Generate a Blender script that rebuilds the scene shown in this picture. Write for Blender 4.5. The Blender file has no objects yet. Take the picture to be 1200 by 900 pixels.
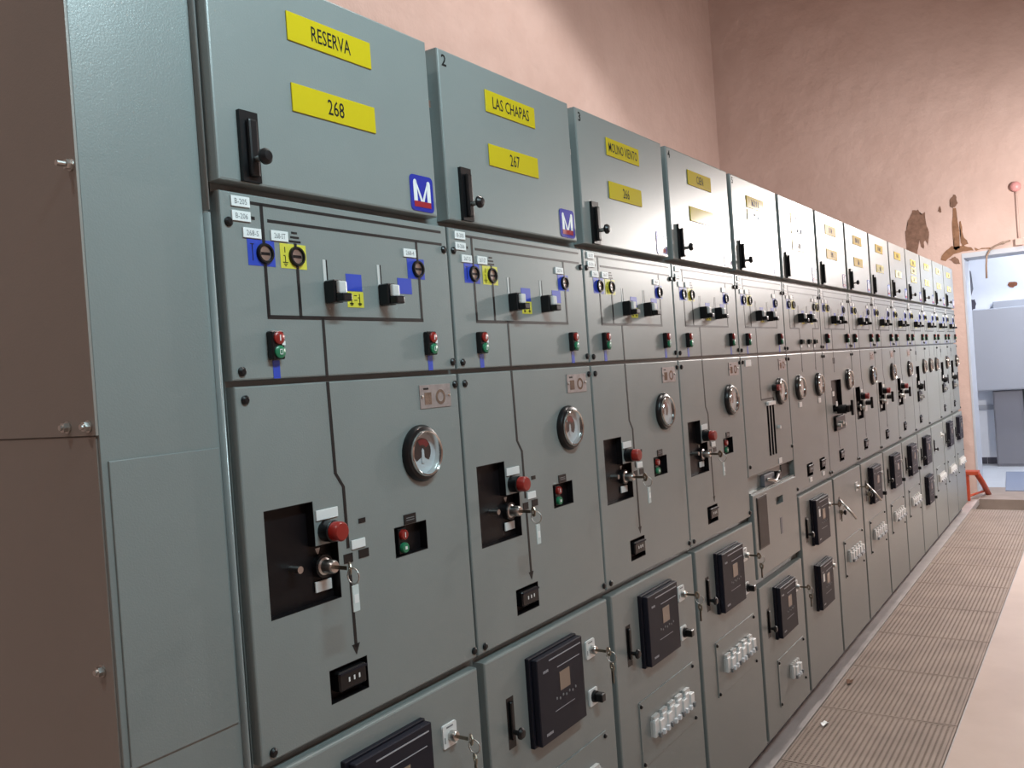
import bpy, bmesh, math, random
from mathutils import Vector, Matrix
random.seed(7)
sc = bpy.context.scene
C = sc.collection

# ---------------------------------------------------------------- camera
def set_camera():
    yaw, pitch, roll = 0.595, -0.0076, -0.0713
    f = Vector((math.cos(pitch)*math.cos(yaw), math.cos(pitch)*math.sin(yaw), math.sin(pitch)))
    rt = f.cross(Vector((0, 0, 1))).normalized()
    up = rt.cross(f)
    r2 = rt*math.cos(roll) + up*math.sin(roll)
    u2 = -rt*math.sin(roll) + up*math.cos(roll)
    cam = bpy.data.cameras.new('camera')
    cam.sensor_width = 36.0
    cam.sensor_fit = 'HORIZONTAL'
    cam.lens = 1030.0/1200.0*36.0
    cam.clip_start = 0.02
    o = bpy.data.objects.new('camera', cam)
    m = Matrix((r2, u2, -f)).transposed().to_4x4()
    m.translation = Vector((-0.9311, -1.1769, 1.4932))
    o.matrix_world = m
    C.objects.link(o)
    sc.camera = o
set_camera()

# ---------------------------------------------------------------- world, lights, exposure
sc.view_settings.view_transform = 'Standard'
sc.view_settings.look = 'None'
sc.view_settings.gamma = 1.0
sc.view_settings.use_curve_mapping = False
sc.view_settings.exposure = 0.07

w = bpy.data.worlds.new('world'); sc.world = w; w.use_nodes = True
w.node_tree.nodes['Background'].inputs[0].default_value = (0.55, 0.72, 1.0, 1)
w.node_tree.nodes['Background'].inputs[1].default_value = 0.0

def light(name, kind, loc, energy, color, target=None, **kw):
    l = bpy.data.lights.new(name, kind); l.energy = energy; l.color = color
    for k, v in kw.items(): setattr(l, k, v)
    o = bpy.data.objects.new(name, l); o.location = loc
    if target is not None:
        o.rotation_euler = (Vector(target)-Vector(loc)).to_track_quat('-Z', 'Y').to_euler()
    C.objects.link(o)
    return o

WARM = (1.0, 0.93, 0.88)
COOL = (0.68, 0.93, 1.0)
# bell-shaped high-bay lamp of the hall: the edge of its cone crosses the back wall
light('high_bay_light', 'SPOT', (4.0, -0.4, 7.42), 740, WARM, (4.0, -0.4, 0), spot_size=math.radians(105), spot_blend=0.16, shadow_soft_size=0.16)
light('high_bay_light', 'SPOT', (-3.4, 0.2, 7.42), 330, WARM, (-3.4, 0.2, 0), spot_size=math.radians(170), spot_blend=0.3, shadow_soft_size=0.2)  # added lamp, unseen behind the camera, to brighten the end panels
# daylight through the window in the far wall right of the doorway, just outside the picture:
# its reflection is the glare on the upper doors
light('window_daylight', 'AREA', (9.485, -2.3, 2.72), 26, (1.0, 0.97, 0.95), (8.4, -2.3, 2.70), shape='RECTANGLE', size=1.36, size_y=0.92)
# added pendant, unseen beyond the right edge of the picture, lights the far wall
light('pendant_fill_light', 'POINT', (7.2, -1.64, 2.68), 350, (1.0, 0.93, 0.88), shadow_soft_size=0.09)
# cool tube lamp hung over the aisle beside the first cabinets
light('tube_light', 'AREA', (0.1, -1.5, 2.96), 54, COOL, (0.1, -0.7, 2.72), shape='RECTANGLE', size=1.2, size_y=0.12)
# tube lamp of the next room
light('tube_light', 'AREA', (10.9, -1.2, 3.55), 95, (0.80, 0.88, 1.0), (10.9, -1.2, 0), shape='RECTANGLE', size=1.2, size_y=0.12)

# ---------------------------------------------------------------- materials
def mat(name, col, rough=0.5, metal=0.0, spec=0.5, noise=None, bump=None, emit=None, coat=0.0):
    """noise=(scale, amount[, second colour]); bump=(scale, strength, distance)"""
    m = bpy.data.materials.new(name); m.use_nodes = True
    nt = m.node_tree; b = nt.nodes['Principled BSDF']
    b.inputs['Base Color'].default_value = (*col, 1)
    b.inputs['Roughness'].default_value = rough
    b.inputs['Metallic'].default_value = metal
    b.inputs['Specular IOR Level'].default_value = spec
    b.inputs['Coat Weight'].default_value = coat
    tc = nt.nodes.new('ShaderNodeNewGeometry')
    if noise:
        n = nt.nodes.new('ShaderNodeTexNoise'); n.inputs['Scale'].default_value = noise[0]
        n.inputs['Detail'].default_value = 6; n.inputs['Roughness'].default_value = 0.6
        nt.links.new(tc.outputs['Position'], n.inputs['Vector'])
        r = nt.nodes.new('ShaderNodeValToRGB')
        c2 = noise[2] if len(noise) > 2 else tuple(c*(1-noise[1]) for c in col)
        r.color_ramp.elements[0].position = 0.36; r.color_ramp.elements[1].position = 0.66
        r.color_ramp.elements[0].color = (*c2, 1); r.color_ramp.elements[1].color = (*col, 1)
        nt.links.new(n.outputs['Fac'], r.inputs['Fac'])
        nt.links.new(r.outputs['Color'], b.inputs['Base Color'])
    if bump:
        n2 = nt.nodes.new('ShaderNodeTexNoise'); n2.inputs['Scale'].default_value = bump[0]
        n2.inputs['Detail'].default_value = bump[3] if len(bump) > 3 else 2
        nt.links.new(tc.outputs['Position'], n2.inputs['Vector'])
        bp = nt.nodes.new('ShaderNodeBump'); bp.inputs['Strength'].default_value = bump[1]
        bp.inputs['Distance'].default_value = bump[2]
        nt.links.new(n2.outputs['Fac'], bp.inputs['Height'])
        nt.links.new(bp.outputs['Normal'], b.inputs['Normal'])
    if emit:
        b.inputs['Emission Color'].default_value = (*emit[0], 1); b.inputs['Emission Strength'].default_value = emit[1]
    return m

M = {}
M['paint'] = mat('paint_grey_green', (0.205, 0.23, 0.226), 0.33, 0, 0.6, noise=(3.0, 0.05), bump=(330, 0.30, 0.0007, 1))
M['paint_flange'] = mat('paint_flange', (0.24, 0.262, 0.26), 0.25, 0, 0.7)
M['paint_side_lit'] = mat('paint_end_warm_light', (0.27, 0.25, 0.23), 0.42, 0, 0.5, noise=(2.0, 0.06), bump=(330, 0.25, 0.0007, 1))  # same paint as the row; warm light reflected from the room tinted in
M['black'] = mat('black_plastic', (0.006, 0.006, 0.007), 0.34, 0, 0.35)
M['black_line'] = mat('black_line', (0.006, 0.006, 0.007), 0.42, 0, 0.4)
M['ink'] = mat('printing_ink', (0.008, 0.008, 0.008), 0.7, 0, 0.15)
M['recess'] = mat('recess_dark', (0.006, 0.005, 0.006), 0.4, 0, 0.22)
M['relay'] = mat('relay_anthracite', (0.009, 0.009, 0.015), 0.5, 0, 0.2)
M['relay_face'] = mat('relay_face', (0.012, 0.012, 0.02), 0.48, 0, 0.2)
M['screen'] = mat('relay_screen', (0.23, 0.17, 0.13), 0.25)
M['print'] = mat('pale_print', (0.33, 0.33, 0.36), 0.5)
M['yellow'] = mat('yellow_plate', (0.52, 0.41, 0.012), 0.13, 0, 0.5)
M['yellow_st'] = mat('yellow_sticker', (0.60, 0.55, 0.05), 0.40, 0, 0.7)
M['blue_st'] = mat('blue_sticker', (0.02, 0.055, 0.42), 0.40, 0, 0.5)
M['logo_blue'] = mat('logo_blue', (0.015, 0.03, 0.33), 0.22, 0, 0.5, coat=0.5)
M['logo_red'] = mat('logo_red', (0.32, 0.02, 0.03), 0.3)
M['white'] = mat('white_plate', (0.72, 0.74, 0.74), 0.35)
M['grey_print'] = mat('grey_print', (0.16, 0.17, 0.18), 0.5)
M['red'] = mat('red_button', (0.25, 0.014, 0.010), 0.3)
M['green'] = mat('green_button', (0.015, 0.17, 0.08), 0.3)
M['chrome'] = mat('chrome', (0.75, 0.74, 0.72), 0.12, 1.0)
M['steel'] = mat('zinc_steel', (0.55, 0.54, 0.52), 0.3, 1.0)
M['brass'] = mat('dull_key_metal', (0.35, 0.31, 0.25), 0.32, 1.0)
M['dial'] = mat('gauge_dial', (0.62, 0.66, 0.70), 0.45)
M['dial_black'] = mat('gauge_dial_black', (0.02, 0.018, 0.02), 0.45)
M['dial_red'] = mat('gauge_dial_red', (0.22, 0.015, 0.02), 0.45)
M['rating'] = mat('rating_plate', (0.36, 0.31, 0.30), 0.38, 0.35, noise=(60, 0.25))
M['slot_light'] = mat('slot_strip', (0.55, 0.55, 0.54), 0.3)
M['clear_tag'] = mat('pale_key_tag', (0.55, 0.62, 0.62), 0.25)
M['orange'] = mat('orange_paint', (0.50, 0.075, 0.03), 0.45, noise=(12, 0.2))
M['amber'] = mat('amber_led', (0.6, 0.25, 0.08), 0.4)
M['wall'] = mat('plaster_wall', (0.63, 0.49, 0.445), 0.9, 0, 0.2, noise=(1.4, 0.14, (0.57, 0.43, 0.385)), bump=(5, 0.7, 0.03, 7))
M['plaster_bare'] = mat('bare_plaster', (0.26, 0.16, 0.12), 0.95, 0, 0.1, noise=(16, 0.35), bump=(40, 0.5, 0.01, 5))
M['plaster_brown'] = mat('brown_plaster_stain', (0.30, 0.17, 0.105), 0.95, 0, 0.1, noise=(14, 0.3), bump=(40, 0.5, 0.01, 5))
M['ceiling'] = mat('ceiling_paint', (0.5, 0.46, 0.42), 0.9)
M['concrete'] = mat('floor_concrete', (0.66, 0.535, 0.47), 0.34, 0, 0.45, noise=(2.2, 0.16, (0.59, 0.47, 0.41)), bump=(26, 0.10, 0.004, 5))
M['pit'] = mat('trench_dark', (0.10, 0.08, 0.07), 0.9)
M['grating'] = mat('grating_steel', (0.38, 0.305, 0.26), 0.55, 0.25, 0.4, noise=(5, 0.2))
M['kerb'] = mat('kerb_steel', (0.62, 0.57, 0.56), 0.38, 0.3, 0.5, noise=(6, 0.16))
M['plinth'] = mat('plinth_dark', (0.10, 0.105, 0.125), 0.45)
M['white_wall'] = mat('white_wall', (0.72, 0.76, 0.82), 0.8, noise=(3, 0.06))
M['frame_blue'] = mat('door_frame_paint', (0.50, 0.55, 0.62), 0.4)
M['enc'] = mat('enclosure_grey', (0.33, 0.355, 0.40), 0.45)
M['enc_dark'] = mat('cabinet_slate', (0.16, 0.165, 0.19), 0.5)
M['tile_dark'] = mat('dark_skirting_tile', (0.05, 0.05, 0.07), 0.4)
M['floor2'] = mat('next_room_floor', (0.55, 0.58, 0.62), 0.3, noise=(2, 0.15))
M['slab_blue'] = mat('blue_grey_mat', (0.20, 0.23, 0.31), 0.6)
M['rust'] = mat('rust_patch', (0.28, 0.10, 0.05), 0.9, noise=(25, 0.4))
M['pipe'] = mat('conduit_brown', (0.30, 0.22, 0.17), 0.5)
M['pink'] = mat('pink_lamp_globe', (0.62, 0.30, 0.30), 0.35)
M['lamp_house'] = mat('lamp_housing', (0.10, 0.10, 0.11), 0.4)
M['emit_warm'] = mat('lamp_glow', (1, 1, 1), 0.5, emit=((1.0, 0.86, 0.78), 6.0))
M['emit_cool'] = mat('tube_glow', (1, 1, 1), 0.5, emit=((0.8, 0.9, 1.0), 6.0))

def glass_mat():
    m = bpy.data.materials.new('thin_glass'); m.use_nodes = True
    nt = m.node_tree; nt.nodes.clear()
    out = nt.nodes.new('ShaderNodeOutputMaterial'); mx = nt.nodes.new('ShaderNodeMixShader')
    tr = nt.nodes.new('ShaderNodeBsdfTransparent'); gl = nt.nodes.new('ShaderNodeBsdfGlossy')
    tr.inputs[0].default_value = (0.93, 0.95, 0.95, 1)
    gl.inputs['Roughness'].default_value = 0.08
    fr = nt.nodes.new('ShaderNodeLayerWeight'); fr.inputs['Blend'].default_value = 0.18
    nt.links.new(fr.outputs['Facing'], mx.inputs[0]); nt.links.new(tr.outputs[0], mx.inputs[1]); nt.links.new(gl.outputs[0], mx.inputs[2])
    nt.links.new(mx.outputs[0], out.inputs[0])
    return m
M['glass'] = glass_mat()

# ---------------------------------------------------------------- mesh helpers (all shapes in local metres: x along row, y depth, z up)
_cache = {}
def finish(bm, smooth=False):
    bmesh.ops.recalc_face_normals(bm, faces=bm.faces)
    me = bpy.data.meshes.new('m'); bm.to_mesh(me); bm.free()
    if smooth:
        for p in me.polygons: p.use_smooth = True
    return me
def cached(fn):
    def g(*a):
        k = (fn.__name__,)+tuple(tuple(x) if isinstance(x, list) else x for x in a)
        if k not in _cache: _cache[k] = fn(*a)
        return _cache[k]
    return g
def bm_box(bm, x0, x1, z0, z1, y0, y1):
    v = [bm.verts.new(p) for p in ((x0,y0,z0),(x1,y0,z0),(x1,y1,z0),(x0,y1,z0),(x0,y0,z1),(x1,y0,z1),(x1,y1,z1),(x0,y1,z1))]
    for f in ((0,1,5,4),(1,2,6,5),(2,3,7,6),(3,0,4,7),(4,5,6,7),(3,2,1,0)):
        bm.faces.new([v[i] for i in f])
    return v
@cached
def box(x0, x1, z0, z1, y0, y1, bevel=0.0, seg=1):
    bm = bmesh.new(); bm_box(bm, x0, x1, z0, z1, y0, y1)
    if bevel: bmesh.ops.bevel(bm, geom=bm.edges[:], offset=bevel, segments=seg, affect='EDGES', profile=0.6)
    return finish(bm)
@cached
def boxes(lst):
    bm = bmesh.new()
    for b in lst: bm_box(bm, *b)
    return finish(bm)
@cached
def panel(x0, x1, z0, z1, y0, y1, bevel, holes):
    """sheet-metal panel with rectangular cut-outs (x0,x1,z0,z1) and a rounded front rim"""
    xs = sorted({x0, x1, *[h[0] for h in holes], *[h[1] for h in holes]})
    zs = sorted({z0, z1, *[h[2] for h in holes], *[h[3] for h in holes]})
    def inh(i, j):
        if i < 0 or j < 0 or i >= len(xs)-1 or j >= len(zs)-1: return True
        cx, cz = (xs[i]+xs[i+1])/2, (zs[j]+zs[j+1])/2
        return any(h[0] < cx < h[1] and h[2] < cz < h[3] for h in holes)
    bm = bmesh.new(); vs = {}
    def V(i, j, k):
        if (i, j, k) not in vs: vs[i, j, k] = bm.verts.new((xs[i], (y0, y1)[k], zs[j]))
        return vs[i, j, k]
    for i in range(len(xs)-1):
        for j in range(len(zs)-1):
            if inh(i, j): continue
            bm.faces.new((V(i,j,0), V(i+1,j,0), V(i+1,j+1,0), V(i,j+1,0)))
            for (di, dj, a, b) in ((-1,0,(i,j),(i,j+1)), (1,0,(i+1,j),(i+1,j+1)), (0,-1,(i,j),(i+1,j)), (0,1,(i,j+1),(i+1,j+1))):
                if inh(i+di, j+dj):
                    bm.faces.new((V(*a,0), V(*b,0), V(*b,1), V(*a,1)))
    bmesh.ops.recalc_face_normals(bm, faces=bm.faces)
    ed = [e for e in bm.edges if all(abs(v.co.y-y0) < 1e-6 for v in e.verts) and
          (all(abs(v.co.x-x0) < 1e-6 for v in e.verts) or all(abs(v.co.x-x1) < 1e-6 for v in e.verts) or
           all(abs(v.co.z-z0) < 1e-6 for v in e.verts) or all(abs(v.co.z-z1) < 1e-6 for v in e.verts))]
    bmesh.ops.bevel(bm, geom=ed, offset=bevel, segments=2, affect='EDGES', profile=0.5)
    f = bm.faces[:]
    me = bpy.data.meshes.new('m'); bm.to_mesh(me); bm.free()
    return me
@cached
def lathe(cx, cz, prof, seg=20, smooth=True):
    """profile [(radius, y)] turned about the y axis through (cx, cz)"""
    bm = bmesh.new(); rings = []
    for r, y in prof:
        if r < 1e-6: rings.append([bm.verts.new((cx, y, cz))])
        else: rings.append([bm.verts.new((cx+r*math.cos(2*math.pi*k/seg), y, cz+r*math.sin(2*math.pi*k/seg))) for k in range(seg)])
    for a, b in zip(rings, rings[1:]):
        for k in range(seg):
            k2 = (k+1) % seg
            if len(a) == 1: bm.faces.new((a[0], b[k2], b[k]))
            elif len(b) == 1: bm.faces.new((a[k], a[k2], b[0]))
            else: bm.faces.new((a[k], a[k2], b[k2], b[k]))
    bmesh.ops.recalc_face_normals(bm, faces=bm.faces)
    me = bpy.data.meshes.new('m'); bm.to_mesh(me); bm.free()
    if smooth:
        for p in me.polygons: p.use_smooth = True
        try: me.set_sharp_from_angle(angle=math.radians(40))
        except Exception: pass
    return me
def cyl(cx, cz, y0, y1, r, seg=16): return lathe(cx, cz, ((0, y0), (r, y0), (r, y1), (0, y1)), seg)
@cached
def poly(pts, y0, y1):
    """flat outline in x,z pushed from y0 (front) to y1"""
    bm = bmesh.new()
    a = [bm.verts.new((x, y0, z)) for x, z in pts]; b = [bm.verts.new((x, y1, z)) for x, z in pts]
    bm.faces.new(a); bm.faces.new(b[::-1])
    for i in range(len(pts)):
        j = (i+1) % len(pts); bm.faces.new((a[i], b[i], b[j], a[j]))
    bmesh.ops.triangulate(bm, faces=[f for f in bm.faces if len(f.verts) > 4])
    return finish(bm)
@cached
def polys(lst, y0, y1):
    bm = bmesh.new()
    for pts in lst:
        a = [bm.verts.new((x, y0, z)) for x, z in pts]; b = [bm.verts.new((x, y1, z)) for x, z in pts]
        bm.faces.new(a); bm.faces.new(b[::-1])
        for i in range(len(pts)):
            j = (i+1) % len(pts); bm.faces.new((a[i], b[i], b[j], a[j]))
    return finish(bm)
def liner(pts, t=0.0012, y0=0.0004, y1=0.0185):
    """thin dark walls just inside the cut-out with clockwise outline pts (as seen from the front)"""
    L = []
    for (xa, za), (xb, zb) in zip(pts, pts[1:]+pts[:1]):
        if abs(xa-xb) < 1e-6:
            s_ = -t if za > zb else t
            L.append((min(xa, xa+s_), max(xa, xa+s_), min(za, zb), max(za, zb), y0, y1))
        else:
            s_ = -t if xb > xa else t
            L.append((min(xa, xb), max(xa, xb), min(za, za+s_), max(za, za+s_), y0, y1))
    return boxes(tuple(L))
def rect_liner(x0, x1, z0, z1): return liner(((x0, z1), (x1, z1), (x1, z0), (x0, z0)))
@cached
def rrect(x0, x1, z0, z1, y0, y1, r, seg=5):
    pts = []
    for cx, cz, a0 in ((x1-r, z1-r, 0), (x0+r, z1-r, 90), (x0+r, z0+r, 180), (x1-r, z0+r, 270)):
        for k in range(seg+1):
            a = math.radians(a0+90*k/seg); pts.append((round(cx+r*math.cos(a), 5), round(cz+r*math.sin(a), 5)))
    return poly(tuple(pts), y0, y1)
@cached
def tube(pts, r, seg=10):
    bm = bmesh.new(); P = [Vector(p) for p in pts]; rings = []
    for i, p in enumerate(P):
        d = (P[min(i+1, len(P)-1)]-P[max(i-1, 0)]).normalized()
        a = d.orthogonal().normalized() if i == 0 else (rings_a - d*rings_a.dot(d)).normalized()
        rings_a = a; b = d.cross(a)
        rings.append([bm.verts.new(p+a*r*math.cos(2*math.pi*k/seg)+b*r*math.sin(2*math.pi*k/seg)) for k in range(seg)])
    for a, b in zip(rings, rings[1:]):
        for k in range(seg): bm.faces.new((a[k], a[(k+1) % seg], b[(k+1) % seg], b[k]))
    bm.faces.new(rings[0][::-1]); bm.faces.new(rings[-1])
    return finish(bm, True)
_txt = {}
def text_mesh(s, x, z, h, y, wx=None, align='C', depth=0.0003, bold=0.0):
    """lettering s centred at x (or starting there), cap height h, squeezed to width wx, standing on plane y"""
    key = (s, round(x, 4), round(z, 4), h, y, wx, align)
    if key in _txt: return _txt[key]
    cu = bpy.data.curves.new('t', 'FONT'); cu.body = s; cu.size = 1.0; cu.resolution_u = 2; cu.offset = bold
    ob = bpy.data.objects.new('t', cu)
    me = bpy.data.meshes.new_from_object(ob)
    bpy.data.objects.remove(ob); bpy.data.curves.remove(cu)
    xs = [v.co.x for v in me.vertices]; ys = [v.co.y for v in me.vertices]
    lx, hx, ly, hy = min(xs), max(xs), min(ys), max(ys)
    sz = h/(hy-ly); sx = sz if wx is None else wx/(hx-lx)
    off = x-(hx-lx)*sx/2 if align == 'C' else x
    for v in me.vertices:
        v.co = (off+(v.co.x-lx)*sx, y-depth, z-h/2+(v.co.y-ly)*sz)
    _txt[key] = me
    return me
def ob(name, me, m, parent=None, loc=None, label=None):
    if len(me.materials) == 0: me.materials.append(M[m])
    elif me.materials[0] is not M[m]:
        me = me.copy(); me.materials[0] = M[m]
    o = bpy.data.objects.new(name, me); C.objects.link(o)
    if parent is not None: o.parent = parent
    if loc: o.location = loc
    if label: o['label'] = label
    return o
def thing(name, label, cat, loc=(0, 0, 0), group=None):
    o = bpy.data.objects.new(name, None); C.objects.link(o); o.location = loc
    o.empty_display_size = 0.1
    o['label'] = label; o['category'] = cat
    if group: o['group'] = group
    return o
def tag(o, label, cat, group=None, kind=None):
    o['label'] = label; o['category'] = cat
    if group: o['group'] = group
    if kind: o['kind'] = kind
    return o
def struct(o): o['kind'] = 'structure'; return o

# ---------------------------------------------------------------- the hall
W = 0.6
ZF = -0.08          # floor level (door bottoms are z = 0)
XF, YB = 9.5, 2.6   # far wall, back wall
ZC = 8.3
DY0, DY1, DZ = 0.03, -1.15, 2.46      # doorway in the far wall
def build_hall():
    # concrete floor right of the trench, trench bottom, floor behind the row
    struct(ob('floor', boxes(((-7.0, XF+0.02, ZF-0.25, ZF, -8.0, -0.592),)), 'concrete'))
    struct(ob('floor', boxes(((-7.0, XF, ZF-0.25, ZF-0.01, 0.046, YB),)), 'concrete'))
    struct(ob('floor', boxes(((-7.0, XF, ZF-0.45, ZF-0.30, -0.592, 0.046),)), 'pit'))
    struct(ob('wall_back', boxes(((-7.2, XF+0.4, ZF-0.3, ZC, YB, YB+0.3),)), 'wall'))
    far = struct(ob('wall_far', boxes(((XF, XF+0.4, ZF-0.3, ZC, DY0, YB), (XF, XF+0.4, DZ, ZC, DY1, DY0), (XF, XF+0.4, ZF-0.3, ZC, -1.6, DY1), (XF, XF+0.4, ZF-0.3, ZC, -8.0, -3.0), (XF, XF+0.4, ZF-0.3, 2.24, -3.0, -1.6), (XF, XF+0.4, 3.2, ZC, -3.0, -1.6))), 'wall'))
    struct(ob('wall_rear', boxes(((-7.2, -7.0, ZF-0.3, ZC, -8.0, YB),)), 'wall'))
    struct(ob('wall_right', boxes(((-7.2, XF+0.4, ZF-0.3, ZC, -8.2, -8.0),)), 'wall'))
    struct(ob('ceiling', boxes(((-7.2, XF+0.4, ZC, ZC+0.2, -8.2, YB+0.3),)), 'ceiling'))
    # steel angle between the row and the grating, and the one on the aisle side
    struct(ob('trim_1', boxes(((-0.22, 9.2, ZF-0.012, ZF, -0.030, 0.05), (-0.22, 9.2, ZF-0.05, ZF-0.012, -0.030, -0.024), (-0.22, 9.2, ZF, ZF+0.004, -0.030, -0.025))), 'kerb'))
    struct(ob('trim_2', boxes(((-7.0, 9.2, ZF-0.06, ZF, -0.592, -0.586),)), 'kerb'))
    struct(ob('trim_3', boxes(((9.05, XF+0.4, ZF-0.25, ZF+0.002, -0.592, 0.046),)), 'grating'))
    win = struct(ob('window_1', boxes(((XF+0.10, XF+0.16, 2.24, 2.28, -3.0, -1.6), (XF+0.10, XF+0.16, 3.16, 3.2, -3.0, -1.6), (XF+0.10, XF+0.16, 2.28, 3.16, -3.0, -2.96), (XF+0.10, XF+0.16, 2.28, 3.16, -1.64, -1.6))), 'frame_blue'))
    ob('mullion', box(XF+0.10, XF+0.16, 2.28, 3.16, -2.32, -2.28), 'frame_blue', win)
    for a in (-2.96, -2.28): ob('window_pane', box(XF+0.12, XF+0.13, 2.28, 3.16, a, a+0.64), 'white', win)
    # doorway frame
    struct(ob('door_1', boxes(((XF-0.006, XF+0.4, ZF, DZ, DY0-0.018, DY0), (XF-0.006, XF+0.4, DZ-0.05, DZ, DY1+0.018, DY0-0.018), (XF-0.006, XF+0.4, ZF, DZ, DY1, DY1+0.018))), 'frame_blue'))
    # flaked plaster on the far wall (y measured towards the back wall, u = -y so shapes read as seen)
    def patch(name, pts, m):
        bm = bmesh.new(); rnd = random.Random(len(pts)*7+int(pts[0][0]*1000))
        P = []
        for i, (y, z) in enumerate(pts):
            y2, z2 = pts[(i+1) % len(pts)]
            for t in (0, 0.33, 0.66):
                P.append((y+(y2-y)*t+rnd.uniform(-.008, .008), z+(z2-z)*t+rnd.uniform(-.008, .008)))
        f = [bm.verts.new((XF-0.004, y, z)) for y, z in P]; b = [bm.verts.new((XF+0.002, y, z)) for y, z in P]
        bm.faces.new(f)
        for i in range(len(P)):
            j = (i+1) % len(P); bm.faces.new((f[i], f[j], b[j], b[i]))
        bmesh.ops.triangulate(bm, faces=[x for x in bm.faces if len(x.verts) > 4])
        ob(name, finish(bm), m, far)
    for p, m in PATCHES: patch('plaster_patch', p, m)

PATCHES = [
    (((0.571,2.76),(0.545,2.80),(0.515,2.93),(0.47,2.99),(0.42,2.985),(0.39,2.93),(0.352,2.96),(0.345,2.80),(0.325,2.70),(0.345,2.60),(0.375,2.66),(0.40,2.56),(0.43,2.66),(0.46,2.50),(0.56,2.55)), 'plaster_bare'),
    (((0.235,2.94),(0.205,3.0),(0.195,2.925)), 'plaster_bare'),
    (((0.112,2.98),(0.105,3.04),(0.072,3.09),(0.045,3.08),(0.035,3.0),(0.06,2.96),(0.09,2.955)), 'plaster_bare'),
    (((0.085,2.945),(0.062,2.945),(0.045,2.80),(0.040,2.52),(0.085,2.50),(0.10,2.52),(0.098,2.72)), 'plaster_brown'),
    (((0.028,2.80),(0.018,2.80),(0.005,2.62),(-0.02,2.60),(-0.035,2.56),(0.02,2.53),(0.03,2.66)), 'plaster_brown'),
    (((0.24,2.42),(0.20,2.49),(0.12,2.55),(0.0,2.54),(-0.06,2.52),(-0.09,2.475),(0.01,2.475),(0.11,2.46),(0.19,2.40)), 'plaster_brown'),
    (((-0.09,2.50),(-0.13,2.485),(-0.24,2.49),(-0.24,2.478),(-0.10,2.475)), 'plaster_brown'),
    (((0.15,2.41),(0.11,2.44),(0.06,2.42),(0.045,2.35),(0.09,2.36)), 'plaster_bare'),
]
build_hall()

# ---------------------------------------------------------------- floor gratings
ORD = ['first', 'second', 'third', 'fourth', 'fifth', 'sixth', 'seventh', 'eighth', 'ninth', 'tenth', 'eleventh', 'twelfth', 'thirteenth', 'last']
def grating_meshes():
    L, y0, y1 = 0.594, -0.583, -0.034
    bm = bmesh.new()
    n = 25; p = (y1-y0-0.012)/n
    for k in range(n):
        a = y0+0.006+p*(k+0.28); bm_box(bm, 0.006, L-0.006, -0.028, 0.0, a, a+p*0.56)
    m = 44
    for k in range(m):
        a = 0.006+(L-0.012)*(k+0.5)/m; bm_box(bm, a-0.0038, a+0.0038, -0.02, -0.0012, y0+0.006, y1-0.006)
    bars = finish(bm)
    frame = boxes(((0, L, -0.03, 0.0005, y0, y0+0.008), (0, L, -0.03, 0.0005, y1-0.008, y1), (0, 0.009, -0.03, 0.0008, y0, y1), (L-0.009, L, -0.03, 0.0008, y0, y1)))
    pan = boxes(((0, L, -0.06, -0.055, y0, y1),))
    return bars, frame
def build_gratings():
    bars, frame = grating_meshes()
    for k in range(-2, 14):
        x = 0.05+0.6*k
        if k < 0: lab = 'steel bar floor grating before the end panel, panel %s left of the first cabinet' % ('one' if k == -1 else 'two')
        elif k == 13: lab = 'farthest steel bar floor grating beside the orange trestle foot'
        else: lab = 'steel bar floor grating at the foot of the %s cabinet from the left' % ORD[k]
        t = thing('floor_grating', lab, 'grating', (x, 0, ZF), 'steel floor gratings along the row')
        ob('frame', frame, 'grating', t)
        b = ob('bars', bars, 'grating', t); b['kind'] = 'stuff'
build_gratings()

# ---------------------------------------------------------------- switchgear parts
YBODY = 0.022
def screw(par, x, z, y, r=0.008):
    ob('screw', lathe(x, z, ((0, y-0.006), (r*0.55, y-0.006), (r, y-0.003), (r, y), (0, y)), 10), 'black', par)
def body(cab, short=False):
    ob('cabinet_body', boxes(((0.0, W-0.0004, -0.03, 2.214, YBODY, 1.15),)), 'paint', cab)
    ob('plinth', boxes(((0.0, W-0.0004, ZF, -0.03, 0.05, 1.12),)), 'plinth', cab)

def strokes(x0, x1, z, h, y, n, rnd):
    """a word too blurred in the photo to read: a row of upright strokes"""
    L = []
    w = (x1-x0)/n
    for k in range(n):
        a = x0+k*w
        L.append((a+w*0.1, a+w*0.38, z-h/2, z+h/2, y-0.0004, y))
        if rnd.random() < 0.7: L.append((a+w*0.38, a+w*0.8, z+rnd.choice((-.5, .3, 0))*h*0.8, z+rnd.choice((-.5, .3, 0))*h*0.8+h*0.16, y-0.0004, y))
    return boxes(tuple(L))

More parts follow.
